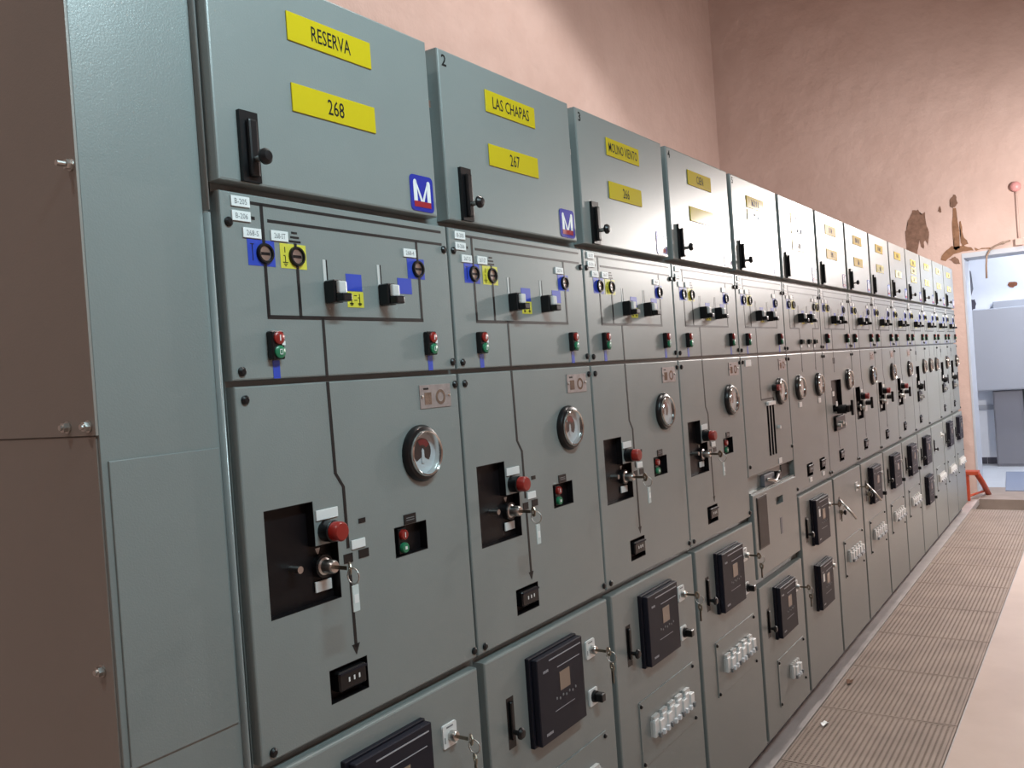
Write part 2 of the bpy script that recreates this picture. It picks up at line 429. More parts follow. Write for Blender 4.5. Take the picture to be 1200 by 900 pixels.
YD = -0.012    # front of upper door
def upper_door(cab, n, plates, number=None, knob=True):
    d = ob('upper_door', panel(-0.008, 0.553, 1.846, 2.2206, YD, YBODY-0.001, 0.004, ()), 'paint', cab)
    ob('hinge', box(0.5535, 0.5665, 2.075, 2.165, 0.0, YBODY, 0.002), 'black', d)
    ob('hinge', box(0.5535, 0.5665, 1.875, 1.945, 0.0, YBODY, 0.002), 'black', d)
    ob('hinge_pin', box(0.556, 0.566, 2.085, 2.10, -0.004, 0.0), 'steel', d)
    h = ob('door_handle', poly(((0.036, 1.966), (0.074, 1.966), (0.074, 1.848), (0.036, 1.848)), YD-0.008, YD), 'black', cab)
    ob('lever', box(0.047, 0.066, 1.856, 1.952, YD-0.017, YD-0.008, 0.004, 2), 'black', h)
    if knob:
        ob('knob_stem', cyl(0.060, 1.885, YD-0.032, YD-0.017, 0.0055, 10), 'steel', h)
        ob('knob', lathe(0.060, 1.886, ((0, YD-0.046), (0.008, YD-0.045), (0.0135, YD-0.039), (0.0135, YD-0.034), (0.008, YD-0.030), (0, YD-0.029)), 14), 'black', h)
    rnd = random.Random(n)
    for (kind, z0, z1, s, wx, hh) in plates:
        z = (z0+z1)/2
        p = ob(kind, box(0.160, 0.374, z0, z1, YD-0.003, YD, 0.0008), 'yellow', cab)
        if isinstance(s, str): ob('lettering', text_mesh(s, 0.267, z, hh, YD-0.003, wx, bold=0.006), 'ink', p)
        elif s: ob('lettering', strokes(0.267-wx/2, 0.267+wx/2, z, hh, YD-0.003, s, rnd), 'ink', p)
    lg = ob('logo_sticker', rrect(0.467, 0.541, 1.852, 1.927, YD-0.0015, YD, 0.010), 'logo_blue', cab)
    # the round-stroked M and the red band below it
    y0, y1 = YD-0.0021, YD-0.0012
    leg = lambda c: ((c-0.0055, 1.8725), (c+0.0055, 1.8725), (c+0.0055, 1.910), (c+0.004, 1.9155), (c, 1.9175), (c-0.004, 1.9155), (c-0.0055, 1.910))
    ob('letter_mark', polys((leg(0.4825), leg(0.5255), ((0.4875, 1.911), (0.4815, 1.9175), (0.4985, 1.8725), (0.5055, 1.8725)), ((0.5205, 1.911), (0.5265, 1.9175), (0.5095, 1.8725), (0.5025, 1.8725))), y0, y1), 'white', lg)
    ob('red_band', box(0.477, 0.531, 1.8605, 1.8725, YD-0.0021, YD-0.0012), 'logo_red', lg)
    if number: ob('door_number', text_mesh(number, 0.013, 2.197, 0.026, YD, None, bold=0.02), 'ink', cab)

def tagplate(cab, x0, x1, z0, z1, s, y=0.0, m='white'):
    p = ob('tag_plate', box(x0, x1, z0, z1, y-0.003, y, 0.0004), m, cab)
    if s: ob('lettering', text_mesh(s, (x0+x1)/2, (z0+z1)/2, (z1-z0)*0.52, y-0.003, (x1-x0)*0.66), 'grey_print', p)
def sticker(cab, name, m, x0, x1, z0, z1, sym=None):
    s = ob(name, box(x0, x1, z0, z1, -0.0006, 0.0), m, cab)
    if sym == 'earth':
        x = x0+0.011
        ob('symbol', boxes(((x-.0008, x+.0008, z1-.016, z1-.006, -.0009, -.0006), (x-.004, x+.0002, z1-.022, z1-.0205, -.0009, -.0006), (x-.0008, x+.0008, z0+.010, z1-.022, -.0009, -.0006),
            (x-.006, x+.006, z0+.0095, z0+.011, -.0009, -.0006), (x-.004, x+.004, z0+.0065, z0+.008, -.0009, -.0006), (x-.002, x+.002, z0+.0035, z0+.005, -.0009, -.0006))), 'black_line', s)
    if sym == 'line':
        x = x0+0.010
        ob('symbol', boxes(((x-.0008, x+.0008, z0+.008, z1-.008, -.0009, -.0006), (x-.004, x+.004, z1-.009, z1-.0075, -.0009, -.0006))), 'black_line', s)
    if sym == 'pair':
        L = []
        for x in (x0+.011, x1-.011):
            L += [(x-.001, x+.001, z0+.004, z1-.004, -.0009, -.0006), (x-.005, x+.005, z0+.006, z0+.0085, -.0009, -.0006), (x-.0035, x+.0035, z0+.0035, z0+.005, -.0009, -.0006), (x-.004, x+.001, z1-.012, z1-.0105, -.0009, -.0006)]
        xm = (x0+x1)/2
        L += [(xm-.004, xm+.004, z1-.008, z1-.0065, -.0009, -.0006), (xm-.004, xm+.004, z0+.013, z0+.0145, -.0009, -.0006)]
        ob('symbol', boxes(tuple(L)), 'black_line', s)
def ring_lock(cab, x, z):
    r = ob('key_socket', lathe(x, z, ((0.0125, -0.004), (0.0135, -0.0065), (0.0165, -0.0065), (0.0178, -0.004), (0.0178, 0.0)), 20), 'black', cab)
    ob('socket_face', cyl(x, z, -0.003, -0.0005, 0.0124, 16), 'steel', r)
    ob('socket_slit', boxes(((x-0.0095, x+0.0095, z-0.003, z+0.002, -0.0036, -0.003),)), 'black', r)
def lever_block(cab, x):
    ob('lever_slot_lit', box(x+0.001, x+0.0105, 1.690, 1.733, -0.0007, 0.0), 'slot_light', cab)  # flat strip; the open slot's lit pale inside is put into its colour
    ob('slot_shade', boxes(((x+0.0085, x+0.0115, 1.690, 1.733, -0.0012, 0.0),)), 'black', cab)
    b = ob('lever_block', box(x, x+0.024, 1.652, 1.694, -0.026, 0.0, 0.002), 'black', cab)
    ob('lever_pad', box(x+0.005, x+0.025, 1.668, 1.691, -0.035, -0.026, 0.003, 2), 'slot_light', b)
    ob('lever_grip', box(x+0.003, x+0.027, 1.653, 1.668, -0.045, -0.026, 0.003, 2), 'black', b)
def button_box(cab, x, tape=True):
    b = ob('push_button_box', box(x, x+0.028, 1.552, 1.601, -0.014, 0.0, 0.002), 'black', cab)
    for z, m, nm in ((1.5885, 'red', 'red_button'), (1.5645, 'green', 'green_button')):
        k = ob(nm, lathe(x+0.015, z, ((0, -0.0185), (0.009, -0.0185), (0.011, -0.017), (0.011, -0.014), (0, -0.014)), 16), m, b)
    ob('legend', boxes(((x+0.0138, x+0.0158, 1.5835, 1.5935, -0.0192, -0.0185), (x+0.012, x+0.013, 1.560, 1.569, -0.0192, -0.0185), (x+0.017, x+0.018, 1.560, 1.569, -0.0192, -0.0185), (x+0.012, x+0.018, 1.568, 1.5692, -0.0192, -0.0185), (x+0.012, x+0.018, 1.560, 1.5612, -0.0192, -0.0185))), 'white', b)
    ob('label_chip', box(x+0.021, x+0.028, 1.576, 1.583, -0.0155, -0.014), 'white', b)
    if tape: sticker(cab, 'blue_tape', 'blue_st', x+0.010, x+0.025, 1.520, 1.551)
LW = 0.0033
def lines(par, segs, y=0.0, w=LW):
    for i, (xa, za, xb, zb) in enumerate(segs):
        if abs(xa-xb) < 1e-6: me = box(xa-w, xa+w, min(za, zb), max(za, zb), y-0.0007, y)
        elif abs(za-zb) < 1e-6: me = box(min(xa, xb), max(xa, xb), za-w, za+w, y-0.0007, y)
        else: me = poly(((xa-w*1.1, za), (xa+w*1.1, za), (xb+w*1.1, zb), (xb-w*1.1, zb)), y-0.0007, y)
        ob('mimic_line', me, 'black_line', par)
def mimic_panel(cab, num, variant=None, n=0):
    p = ob('mimic_panel', panel(0.0, 0.5925, 1.5195, 1.832, 0.0, YBODY-0.001, 0.003, ()), 'paint', cab)
    for x, z in ((0.014, 1.781), (0.019, 1.534), (0.579, 1.780), (0.583, 1.536)): screw(p, x, z, 0.0)
    tagplate(cab, 0.021, 0.059, 1.808, 1.8255, 'B-205'); tagplate(cab, 0.021, 0.059, 1.784, 1.801, 'B-206')
    tagplate(cab, 0.041, 0.079, 1.7575, 1.7745, num and num+'-S'); tagplate(cab, 0.100, 0.138, 1.7575, 1.7755, num and num+'-ST')
    lines(p, ((0.060, 1.8175, 0.574, 1.8175), (0.060, 1.792, 0.069, 1.792), (0.096, 1.791, 0.574, 1.791)), w=0.0026)
    sticker(cab, 'blue_sticker', 'blue_st', 0.049, 0.107, 1.712, 1.7565, 'line')
    sticker(cab, 'yellow_sticker', 'yellow_st', 0.119, 0.179, 1.7115, 1.755, 'earth')
    lines(p, ((0.0845, 1.8175, 0.0845, 1.750), (0.0845, 1.717, 0.0845, 1.6255)), w=LW)
    lines(p, ((0.155, 1.757, 0.155, 1.750), (0.1565, 1.717, 0.1565, 1.6255)), w=LW)
    lines(p, ((0.148, 1.7755, 0.161, 1.7755), (0.145, 1.7675, 0.165, 1.7675), (0.141, 1.7600, 0.168, 1.7600)), w=0.0018)
    ring_lock(cab, 0.0845, 1.7335); ring_lock(cab, 0.1555, 1.7335)
    lever_block(cab, 0.217); lever_block(cab, 0.362)
    sticker(cab, 'blue_sticker', 'blue_st', 0.275, 0.317, 1.6785, 1.7105)
    sticker(cab, 'yellow_sticker', 'yellow_st', 0.275, 0.319, 1.647, 1.677, 'pair')
    sticker(cab, 'blue_sticker', 'blue_st', 0.421, 0.464, 1.6785, 1.7105)
    if variant is None:
        lines(p, ((0.0815, 1.6255, 0.4945, 1.6255), (0.4885, 1.791, 0.4885, 1.750), (0.4905, 1.716, 0.4905, 1.6255), (0.209, 1.6255, 0.209, 1.5195)))
        sticker(cab, 'blue_sticker', 'blue_st', 0.455, 0.509, 1.711, 1.753)
        ring_lock(cab, 0.487, 1.732)
        tagplate(cab, 0.444, 0.483, 1.755, 1.772, num and num+'-4')
        button_box(cab, 0.075); button_box(cab, 0.490)
    else:
        lines(p, ((0.0815, 1.6255, 0.229, 1.6255), (0.226, 1.6255, 0.226, 1.5195), (0.448, 1.6255, 0.563, 1.6255), (0.451, 1.6255, 0.451, 1.5195), (0.499, 1.791, 0.499, 1.750), (0.499, 1.716, 0.499, 1.6255), (0.561, 1.716, 0.561, 1.6255)))
        sticker(cab, 'yellow_sticker', 'yellow_st', 0.533, 0.588, 1.711, 1.753, 'earth')
        sticker(cab, 'yellow_sticker', 'yellow_st', 0.421, 0.464, 1.647, 1.677, 'pair')
        ring_lock(cab, 0.499, 1.732); ring_lock(cab, 0.561, 1.732)
        tagplate(cab, 0.455, 0.492, 1.757, 1.774, None); tagplate(cab, 0.505, 0.542, 1.757, 1.774, None)
        for x in (0.235, 0.36, 0.46):
            s = ob('selector_switch', cyl(x, 1.562, -0.010, 0.0, 0.012, 14), 'black', cab)
            ob('selector_grip', box(x-0.004, x+0.004, 1.553, 1.571, -0.022, -0.010, 0.001), 'steel', s)
            tagplate(cab, x-0.012, x+0.012, 1.535, 1.546, None)

def gauge(cab, x, z=1.351):
    g = ob('gauge', lathe(x, z, ((0.058, 0.0), (0.0585, -0.006), (0.054, -0.013), (0.0475, -0.015), (0.0475, -0.004)), 32), 'black', cab)
    ob('chrome_ring', lathe(x, z, ((0.0475, -0.013), (0.0475, -0.019), (0.0455, -0.022), (0.0430, -0.020), (0.0425, -0.010), (0.0425, -0.004)), 32), 'chrome', g)
    ob('dial', cyl(x, z, -0.004, -0.0005, 0.0425, 28), 'dial', g)
    fan = [(x+0.027*math.cos(math.radians(a)), z+0.004+0.027*math.sin(math.radians(a))) for a in range(-45, 226, 15)]
    fan = [(round(a, 5), round(b, 5)) for a, b in fan]+[(round(x-0.004, 5), round(z-0.008, 5)), (round(x, 5), round(z+0.010, 5)), (round(x+0.004, 5), round(z-0.008, 5))]
    ob('dial_scale', poly(tuple(fan), -0.0052, -0.004), 'dial_black', g)
    red = [(x+r*math.cos(math.radians(a)), z+0.004+r*math.sin(math.radians(a))) for r, rng in ((0.0255, range(30, 121, 15)), (0.013, range(120, 29, -15))) for a in rng]
    ob('dial_red_zone', poly(tuple((round(a, 5), round(b, 5)) for a, b in red), -0.0058, -0.0052), 'dial_red', g)
    ob('needle', poly(((round(x-0.0045, 5), round(z-0.020, 5)), (round(x+0.0045, 5), round(z-0.020, 5)), (round(x+0.0035, 5), round(z+0.006, 5)), (round(x, 5), round(z+0.010, 5)), (round(x-0.0035, 5), round(z+0.006, 5))), -0.0066, -0.0058), 'dial', g)
    ob('glass', lathe(x, z, ((0, -0.016), (0.0425, -0.016)), 24), 'glass', g)

def counter(cab, p, x0=0.162, tagged=False):
    c = ob('counter', boxes(((x0, x0+0.097, 0.932, 0.993, 0.0195, 0.021),)), 'recess', cab)
    ob('recess_lining', rect_liner(x0, x0+0.097, 0.932, 0.993), 'recess', c)
    ob('counter_block', box(x0+0.018, x0+0.088, 0.948, 0.984, -0.006, 0.0195, 0.003), 'black', c)
    ob('counter_rim', box(x0+0.018, x0+0.088, 0.978, 0.982, -0.009, -0.006), 'relay', c)
    for k in range(3): ob('digit', box(x0+0.040+0.013*k, x0+0.0435+0.013*k, 0.962, 0.970, -0.0068, -0.006), 'white', c)
    if tagged: tagplate(cab, x0+0.03, x0+0.07, 0.905, 0.925, None)

def rating_plate(cab, x0=0.464, x1=0.566, m='rating'):
    r = ob('rating_plate', box(x0, x1, 1.441, 1.490, -0.0018, 0.0, 0.0004), m, cab)
    w_ = x1-x0
    ob('print_block', box(x0+w_*.14, x0+w_*.36, 1.449, 1.474, -0.0022, -0.0018), 'relay_face' if False else 'plaster_bare', r)
    ob('print_ring', lathe(x0+w_*.66, 1.463, ((0.010, -0.0022), (0.016, -0.0022)), 16), 'plaster_bare', r)
    ob('print_line', box(x0+w_*.12, x0+w_*.28, 1.480, 1.484, -0.0022, -0.0018), 'black', r)
    for x in (x0+0.006, x1-0.006): ob('rivet', lathe(x, 1.466, ((0, -0.005), (0.003, -0.004), (0.0036, -0.0018)), 10), 'steel', r)

def key_bunch(x, z, y, label, tagged):
    """a key in a lock with its twin (or a plastic tag) hanging from the ring"""
    t = thing('key_bunch', label, 'keys', (x, y, z), 'keys hanging in the panel locks')
    ob('key', box(-0.0012, 0.0012, -0.0035, 0.0035, -0.028, 0.0), 'brass', t)
    ob('key_bow', lathe_x(0.0, -0.036, 0.0, 0.012), 'brass', t)
    ob('key_ring', ring_x(0.0, -0.043, -0.013, 0.014, 0.0013), 'steel', t)
    if tagged:
        ob('key_tag', box(-0.008, 0.008, -0.075, -0.029, -0.047, -0.044, 0.0008), 'clear_tag', t)
        ob('tag_insert', box(-0.005, 0.005, -0.060, -0.045, -0.0476, -0.047), 'white', t)
    else:
        ob('spare_key_bow', lathe_x(0.0, -0.043, -0.038, 0.012), 'brass', t)
        ob('spare_key_blade', box(-0.001, 0.001, -0.082, -0.048, -0.046, -0.040), 'brass', t)
@cached
def lathe_x(x, y, z, r):
    """thick washer standing in the plane across the row, facing along x, slightly turned"""
    bm = bmesh.new(); seg = 16; a0 = math.radians(35)
    R = []
    for rr, xx in ((r*0.35, -0.0012), (r, -0.0012), (r, 0.0012), (r*0.35, 0.0012)):
        R.append([bm.verts.new((x+xx*math.cos(a0)+rr*math.cos(2*math.pi*k/seg)*math.sin(a0), y-xx*math.sin(a0)+rr*math.cos(2*math.pi*k/seg)*math.cos(a0), z+rr*math.sin(2*math.pi*k/seg))) for k in range(seg)])
    for a, b in zip(R, R[1:]+R[:1]):
        for k in range(seg): bm.faces.new((a[k], a[(k+1) % seg], b[(k+1) % seg], b[k]))
    return finish(bm)
@cached
def ring_x(x, y, z, r, t):
    pts = tuple((x, y+r*math.cos(2*math.pi*k/14), z+r*math.sin(2*math.pi*k/14)) for k in range(15))
    return tube(pts, t, 6)

L_HOLES = ((0.042, 0.152, 1.115, 1.299), (0.152, 0.206, 1.115, 1.219))
PB_HOLE = (0.358, 0.457, 1.1535, 1.2135)
def cnt_hole(x0): return (x0, x0+0.097, 0.932, 0.993)
def breaker_screws(p):
    for x, z in ((0.021, 1.487), (0.585, 1.487), (0.026, 0.901), (0.586, 0.903)): screw(p, x, z, 0.0)
def mech_standard(cab, p, far=False):
    ob('mechanism_plate', poly(((0.042,1.299),(0.152,1.299),(0.152,1.219),(0.206,1.219),(0.206,1.115),(0.042,1.115)), 0.0185, 0.021), 'recess', cab)
    ob('recess_lining', liner(((0.042,1.299),(0.152,1.299),(0.152,1.219),(0.206,1.219),(0.206,1.115),(0.042,1.115))), 'recess', cab)
    s = ob('charging_shaft', cyl(0.108, 1.187, -0.006, 0.0185, 0.0065, 12), 'steel', cab)
    lk = ob('mechanism_lock', lathe(0.176, 1.178, ((0, -0.020), (0.010, -0.020), (0.0125, -0.016), (0.0125, 0.004), (0.016, 0.006), (0.016, 0.0185)), 16), 'steel', cab)
    ob('lock_collar', cyl(0.176, 1.178, 0.006, 0.0185, 0.021, 14), 'black', lk)
    ob('symbol_badge', poly(((0.166,1.211),(0.178,1.211),(0.175,1.2045),(0.173,1.2),(0.171,1.2),(0.169,1.2045)), 0.0176, 0.0185), 'white', cab)
    tagplate(cab, 0.158, 0.197, 1.133, 1.152, None, 0.0165)
    tagplate(cab, 0.156, 0.209, 1.263, 1.281, None)
    e = ob('trip_button', lathe(0.178, 1.242, ((0.0195, 0.0), (0.0195, -0.022), (0.017, -0.024), (0, -0.024)), 18), 'black', cab)
    ob('button_cap', lathe(0.178, 1.242, ((0, -0.044), (0.015, -0.043), (0.0175, -0.040), (0.0175, -0.024), (0, -0.024)), 18), 'red', e)
    tagplate(cab, 0.238, 0.274, 1.1955, 1.212, None)
    for (x0, x1, z0, z1) in ((0.262, 0.280, 1.240, 1.249), (0.217, 0.240, 1.173, 1.190), (0.256, 0.283, 1.175, 1.191)):
        ob('indicator_window', box(x0, x1, z0, z1, -0.0012, 0.0), 'black', cab)
    if far:
        ob('selector_plate', box(0.226, 0.292, 1.150, 1.245, -0.004, 0.0, 0.001), 'slot_light', cab)
        h = ob('rotary_handle', cyl(0.262, 1.198, -0.030, -0.004, 0.014, 14), 'black', cab)
        ob('handle_bar', box(0.254, 0.270, 1.165, 1.232, -0.044, -0.030, 0.003), 'black', h)
def pb_panel(cab):
    b = ob('push_button_panel', boxes(((0.358, 0.457, 1.1535, 1.2135, 0.0185, 0.021),)), 'recess', cab)
    ob('recess_lining', rect_liner(*PB_HOLE), 'recess', b)
    ob('button_block', box(0.372, 0.396, 1.158, 1.209, 0.002, 0.0185, 0.001), 'black', b)
    for z, m, nm in ((1.196, 'red', 'red_button'), (1.170, 'green', 'green_button')):
        ob(nm, lathe(0.384, z, ((0, -0.006), (0.009, -0.006), (0.0105, -0.004), (0.0105, 0.002), (0, 0.002)), 16), m, b)
    ob('legend', boxes(((0.383, 0.385, 1.191, 1.201, -0.0066, -0.006), (0.381, 0.387, 1.167, 1.173, -0.0066, -0.006))), 'white', b)
    t = ob('button_tag', box(0.388, 0.424, 1.2145, 1.234, -0.002, 0.0), 'black', cab)
    ob('tag_print', boxes(((0.394, 0.418, 1.226, 1.2275, -0.0024, -0.002), (0.394, 0.418, 1.2215, 1.223, -0.0024, -0.002))), 'grey_print', t)
def line_and_arrow(p, kink=True):
    lines(p, ((0.209, 1.509, 0.212, 1.341), (0.212, 1.341, 0.2295, 1.314), (0.2295, 1.314, 0.2305, 1.200), (0.2305, 1.168, 0.2325, 1.016)))
    ob('arrow_head', poly(((0.2225, 1.022), (0.2425, 1.022), (0.2325, 1.002)), -0.0007, 0.0), 'black_line', p)

def breaker_standard(cab, far=False):
    holes = L_HOLES + ((PB_HOLE,) if not far else ()) + (cnt_hole(0.162),)
    p = ob('breaker_panel', panel(0.002, 0.5945, 0.887, 1.5095, 0.0, YBODY-0.001, 0.003, holes), 'paint', cab)
    breaker_screws(p); line_and_arrow(p); mech_standard(cab, p, far)
    if not far: pb_panel(cab)
    gauge(cab, 0.455 if not far else 0.487); counter(cab, p); rating_plate(cab)

def relay(cab, z0=0.618, x0=0.165, leds=False):
    x1, z1 = x0+0.222, z0+0.213
    r = ob('protection_relay', box(x0, x1, z0, z1, -0.020, 0.0, 0.0015), 'relay', cab)
    ob('relay_face', box(x0+0.008, x1-0.001, z0+0.004, z1-0.004, -0.037, -0.020, 0.002), 'relay_face', r)
    y = -0.037
    ob('face_rib', boxes(((x0+0.06, x1-0.012, z1-0.020, z1-0.0175, y-0.001, y),)), 'print', r)
    ob('face_rib', boxes(((x0+0.095, x1-0.02, z1-0.046, z1-0.0445, y-0.001, y),)), 'print', r)
    ob('screen', box(x0+0.103, x0+0.150, z1-0.105, z1-0.060, y-0.001, y), 'screen', r)
    ob('brand_print', boxes(tuple((x0+0.032+0.006*k, x0+0.036+0.006*k, z1-0.043, z1-0.037, y-0.0006, y) for k in range(4))), 'print', r)
    ob('maker_print', boxes(tuple((x0+0.030+0.005*k, x0+0.0335+0.005*k, z0+0.022, z0+0.028, y-0.0006, y) for k in range(6))), 'print', r)
    for k in range(7): ob('key_button', lathe(x0+0.085+0.015*k, z1-0.118-0.004*(k % 2), ((0, y-0.0012), (0.003, y-0.001), (0.0034, y)), 8), 'grey_print', r)
    ob('legend_line', boxes(((x0+0.075, x1-0.055, z0+0.066, z0+0.0672, y-0.0006, y),)), 'print', r)
    if leds:
        ob('label_chip', box(x0+0.040, x0+0.066, z1-0.085, z1-0.050, y-0.0012, y), 'white', r)
        for k, m in enumerate(('red', 'white', 'amber')):
            ob('side_socket', box(x1, x1+0.016, z0+0.035+0.036*k, z0+0.051+0.036*k, -0.022, -0.004, 0.001), m, r)
def lower_handle(cab, z0=0.648, open_lever=False):
    h = ob('lower_handle', box(0.078, 0.109, z0, z0+0.118, -0.009, -0.0086+0.006, 0.001), 'black', cab)
    if open_lever:
        ob('lever', tube(((0.093, -0.012, z0+0.102), (0.100, -0.060, z0+0.04), (0.106, -0.085, z0+0.005)), 0.006, 8), 'steel', h)
    else:
        ob('lever', box(0.088, 0.100, z0+0.020, z0+0.108, -0.016, -0.009, 0.002), 'black', h)
    ob('knob', lathe(0.094, z0+0.038, ((0, -0.042), (0.009, -0.041), (0.0135, -0.036), (0.0135, -0.032), (0.006, -0.027), (0.005, -0.012)), 14), 'black', h)
YL = -0.0086
def lock_plates(cab, dz=0.0, selector=True):
    a = ob('lock_plate', rrect(0.447, 0.492, 0.741+dz, 0.789+dz, YL-0.004, YL, 0.004), 'white', cab)
    ob('lock_barrel', lathe(0.472, 0.763+dz, ((0, YL-0.020), (0.009, YL-0.020), (0.011, YL-0.017), (0.011, YL-0.004)), 14), 'steel', a)
    ob('plate_print', boxes(((0.459, 0.480, 0.781+dz, 0.784+dz, YL-0.0046, YL-0.004), (0.451, 0.4535, 0.752+dz, 0.764+dz, YL-0.0046, YL-0.004))), 'grey_print', a)
    if selector:
        b = ob('selector_plate', rrect(0.447, 0.490, 0.617+dz, 0.660+dz, YL-0.004, YL, 0.004), 'white', cab)
        ob('selector_knob', lathe(0.470, 0.640+dz, ((0, YL-0.012), (0.015, YL-0.012), (0.016, YL-0.004)), 14), 'black', b)
        ob('selector_grip', box(0.460, 0.480, 0.629+dz, 0.651+dz, YL-0.034, YL-0.012, 0.002), 'black', b)
def cover(cab, z0=0.340, x0=0.125, x1=0.520, strip=(0.186, 0.470)):
    z1 = z0+0.190
    c = ob('cover_plate', panel(x0, x1, z0, z1, YL-0.0035, YL, 0.001, ()), 'paint', cab)
    for x, z in ((x0+0.008, z1-0.012), (x1-0.008, z1-0.012), (x0+0.008, z0+0.010), (x1-0.008, z0+0.010)): screw(c, x, z, YL-0.0035, 0.006)
    n = max(3, round((strip[1]-strip[0])/0.0285)); zb = z0+0.066
    s = ob('breaker_strip', box(strip[0], strip[1], zb+0.004, zb+0.050, YL-0.010, YL-0.0035), 'slot_light', cab)
    p = (strip[1]-strip[0])/n
    for k in range(n):
        a = strip[0]+p*k
        ob('breaker_module', box(a+0.0008, a+p-0.0008, zb+(0.0 if k % 2 else 0.003), zb+(0.046 if k % 2 else 0.054), YL-(0.024 if k % 2 else 0.019), YL-0.010, 0.0012), 'white', s)
        ob('breaker_toggle', box(a+p*0.3, a+p*0.72, zb+0.004, zb+0.017, YL-0.032, YL-0.023), 'dial' if k % 3 else 'grey_print', s)
    for k in range(5):
        a = strip[0]+(strip[1]-strip[0])*(k+0.1)/5
        ob('busbar_tab', box(a, a+(strip[1]-strip[0])*0.13, zb+0.050, zb+0.063, YL-0.014, YL-0.0035), 'slot_light', s)
def lower_door(cab, z1=0.8685):
    ob('lower_door', panel(0.008, 0.5815, 0.0, z1, YL, YBODY-0.001, 0.004, ()), 'paint', cab)

# ---------------------------------------------------------------- the fourteen cabinets
NP, QP = 'name_plate', 'number_plate'
A, B = (2.116, 2.168), (1.990, 2.041)
def std(name, wx, num=True, wn=0.042): return ((NP, *A, name, wx, 0.028), (QP, *B, num, wn, 0.029))
CABS = [
    ('switchgear cabinet nearest the camera with yellow plates reading RESERVA and 268', std('RESERVA', 0.100, '268')),
    ('switchgear cabinet with yellow plates reading LAS CHAPAS and 267', std('LAS CHAPAS', 0.158, '267')),
    ('switchgear cabinet with yellow plates reading MOLINO VIENTO and 266', std('MOLINO VIENTO', 0.188, '266')),
    ('fourth switchgear cabinet from the left, number 4 on its upper door, two spaced yellow plates', std('CIEN', 0.062, None)),
    ('fifth switchgear cabinet from the left, with an open shelf and an extra middle door', ((NP, 2.110, 2.158, 5, 0.10, 0.026), (QP, 2.060, 2.103, 5, 0.12, 0.024))),
    ('sixth switchgear cabinet from the left, three yellow plates, two gauges, two stacked dark relays', ((NP, 2.110, 2.156, 4, 0.09, 0.026), (NP, 2.060, 2.103, 4, 0.12, 0.026), (QP, 1.986, 2.035, 3, 0.05, 0.028))),
    ('seventh switchgear cabinet from the left, no relay, its lower handle swung open', std(3, 0.06, 3)),
    ('eighth switchgear cabinet from the left, a raised lever beside its dark relay', std(5, 0.10, 3)),
    ('ninth switchgear cabinet from the left, one gauge and a dark relay with closed handle', std(5, 0.09, 3)),
    ('tenth switchgear cabinet from the left, last one with a breaker cover before the stacked relays', std(4, 0.08, 3)),
    ('eleventh switchgear cabinet from the left, three yellow plates, a second relay below the first', ((NP, 2.110, 2.158, 4, 0.09, 0.026), (NP, 2.052, 2.100, 4, 0.09, 0.026), (QP, 1.986, 2.035, 3, 0.05, 0.028))),
    ('twelfth switchgear cabinet from the left, two gauges and no relay, third from the far end', std(3, 0.06, 3)),
    ('thirteenth switchgear cabinet from the left, second from the far end', std(3, 0.05, 2)),
    ('farthest switchgear cabinet at the end of the row beside the beige pier', std(3, 0.05, 2)),
]
NAMES = ['RESERVA', 'LAS CHAPAS', 'MOLINO VIENTO', 'fourth', 'fifth', 'sixth', 'seventh', 'eighth', 'ninth', 'tenth']
def two_gauge_panel(cab, n):
    hs = (cnt_hole(0.195), cnt_hole(0.415)) if n == 5 else ()
    p = ob('breaker_panel', panel(0.002, 0.5945, 0.887, 1.5095, 0.0, YBODY-0.001, 0.003, hs), 'paint', cab)
    breaker_screws(p)
    lines(p, ((0.231, 1.5095, 0.229, 1.43), (0.466, 1.5095, 0.461, 1.43)))
    for x in (0.229, 0.461): ob('arrow_head', poly(((x-0.007, 1.436), (x+0.007, 1.436), (x, 1.420)), -0.0007, 0.0), 'black_line', p)
    if n == 5:
        gauge(cab, 0.155); gauge(cab, 0.480)
        for x in (0.155, 0.480): tagplate(cab, x-0.02, x+0.025, 1.262, 1.285, None)
        counter(cab, p, 0.195, True); counter(cab, p, 0.415, True)
    else:
        gauge(cab, 0.205); gauge(cab, 0.500)
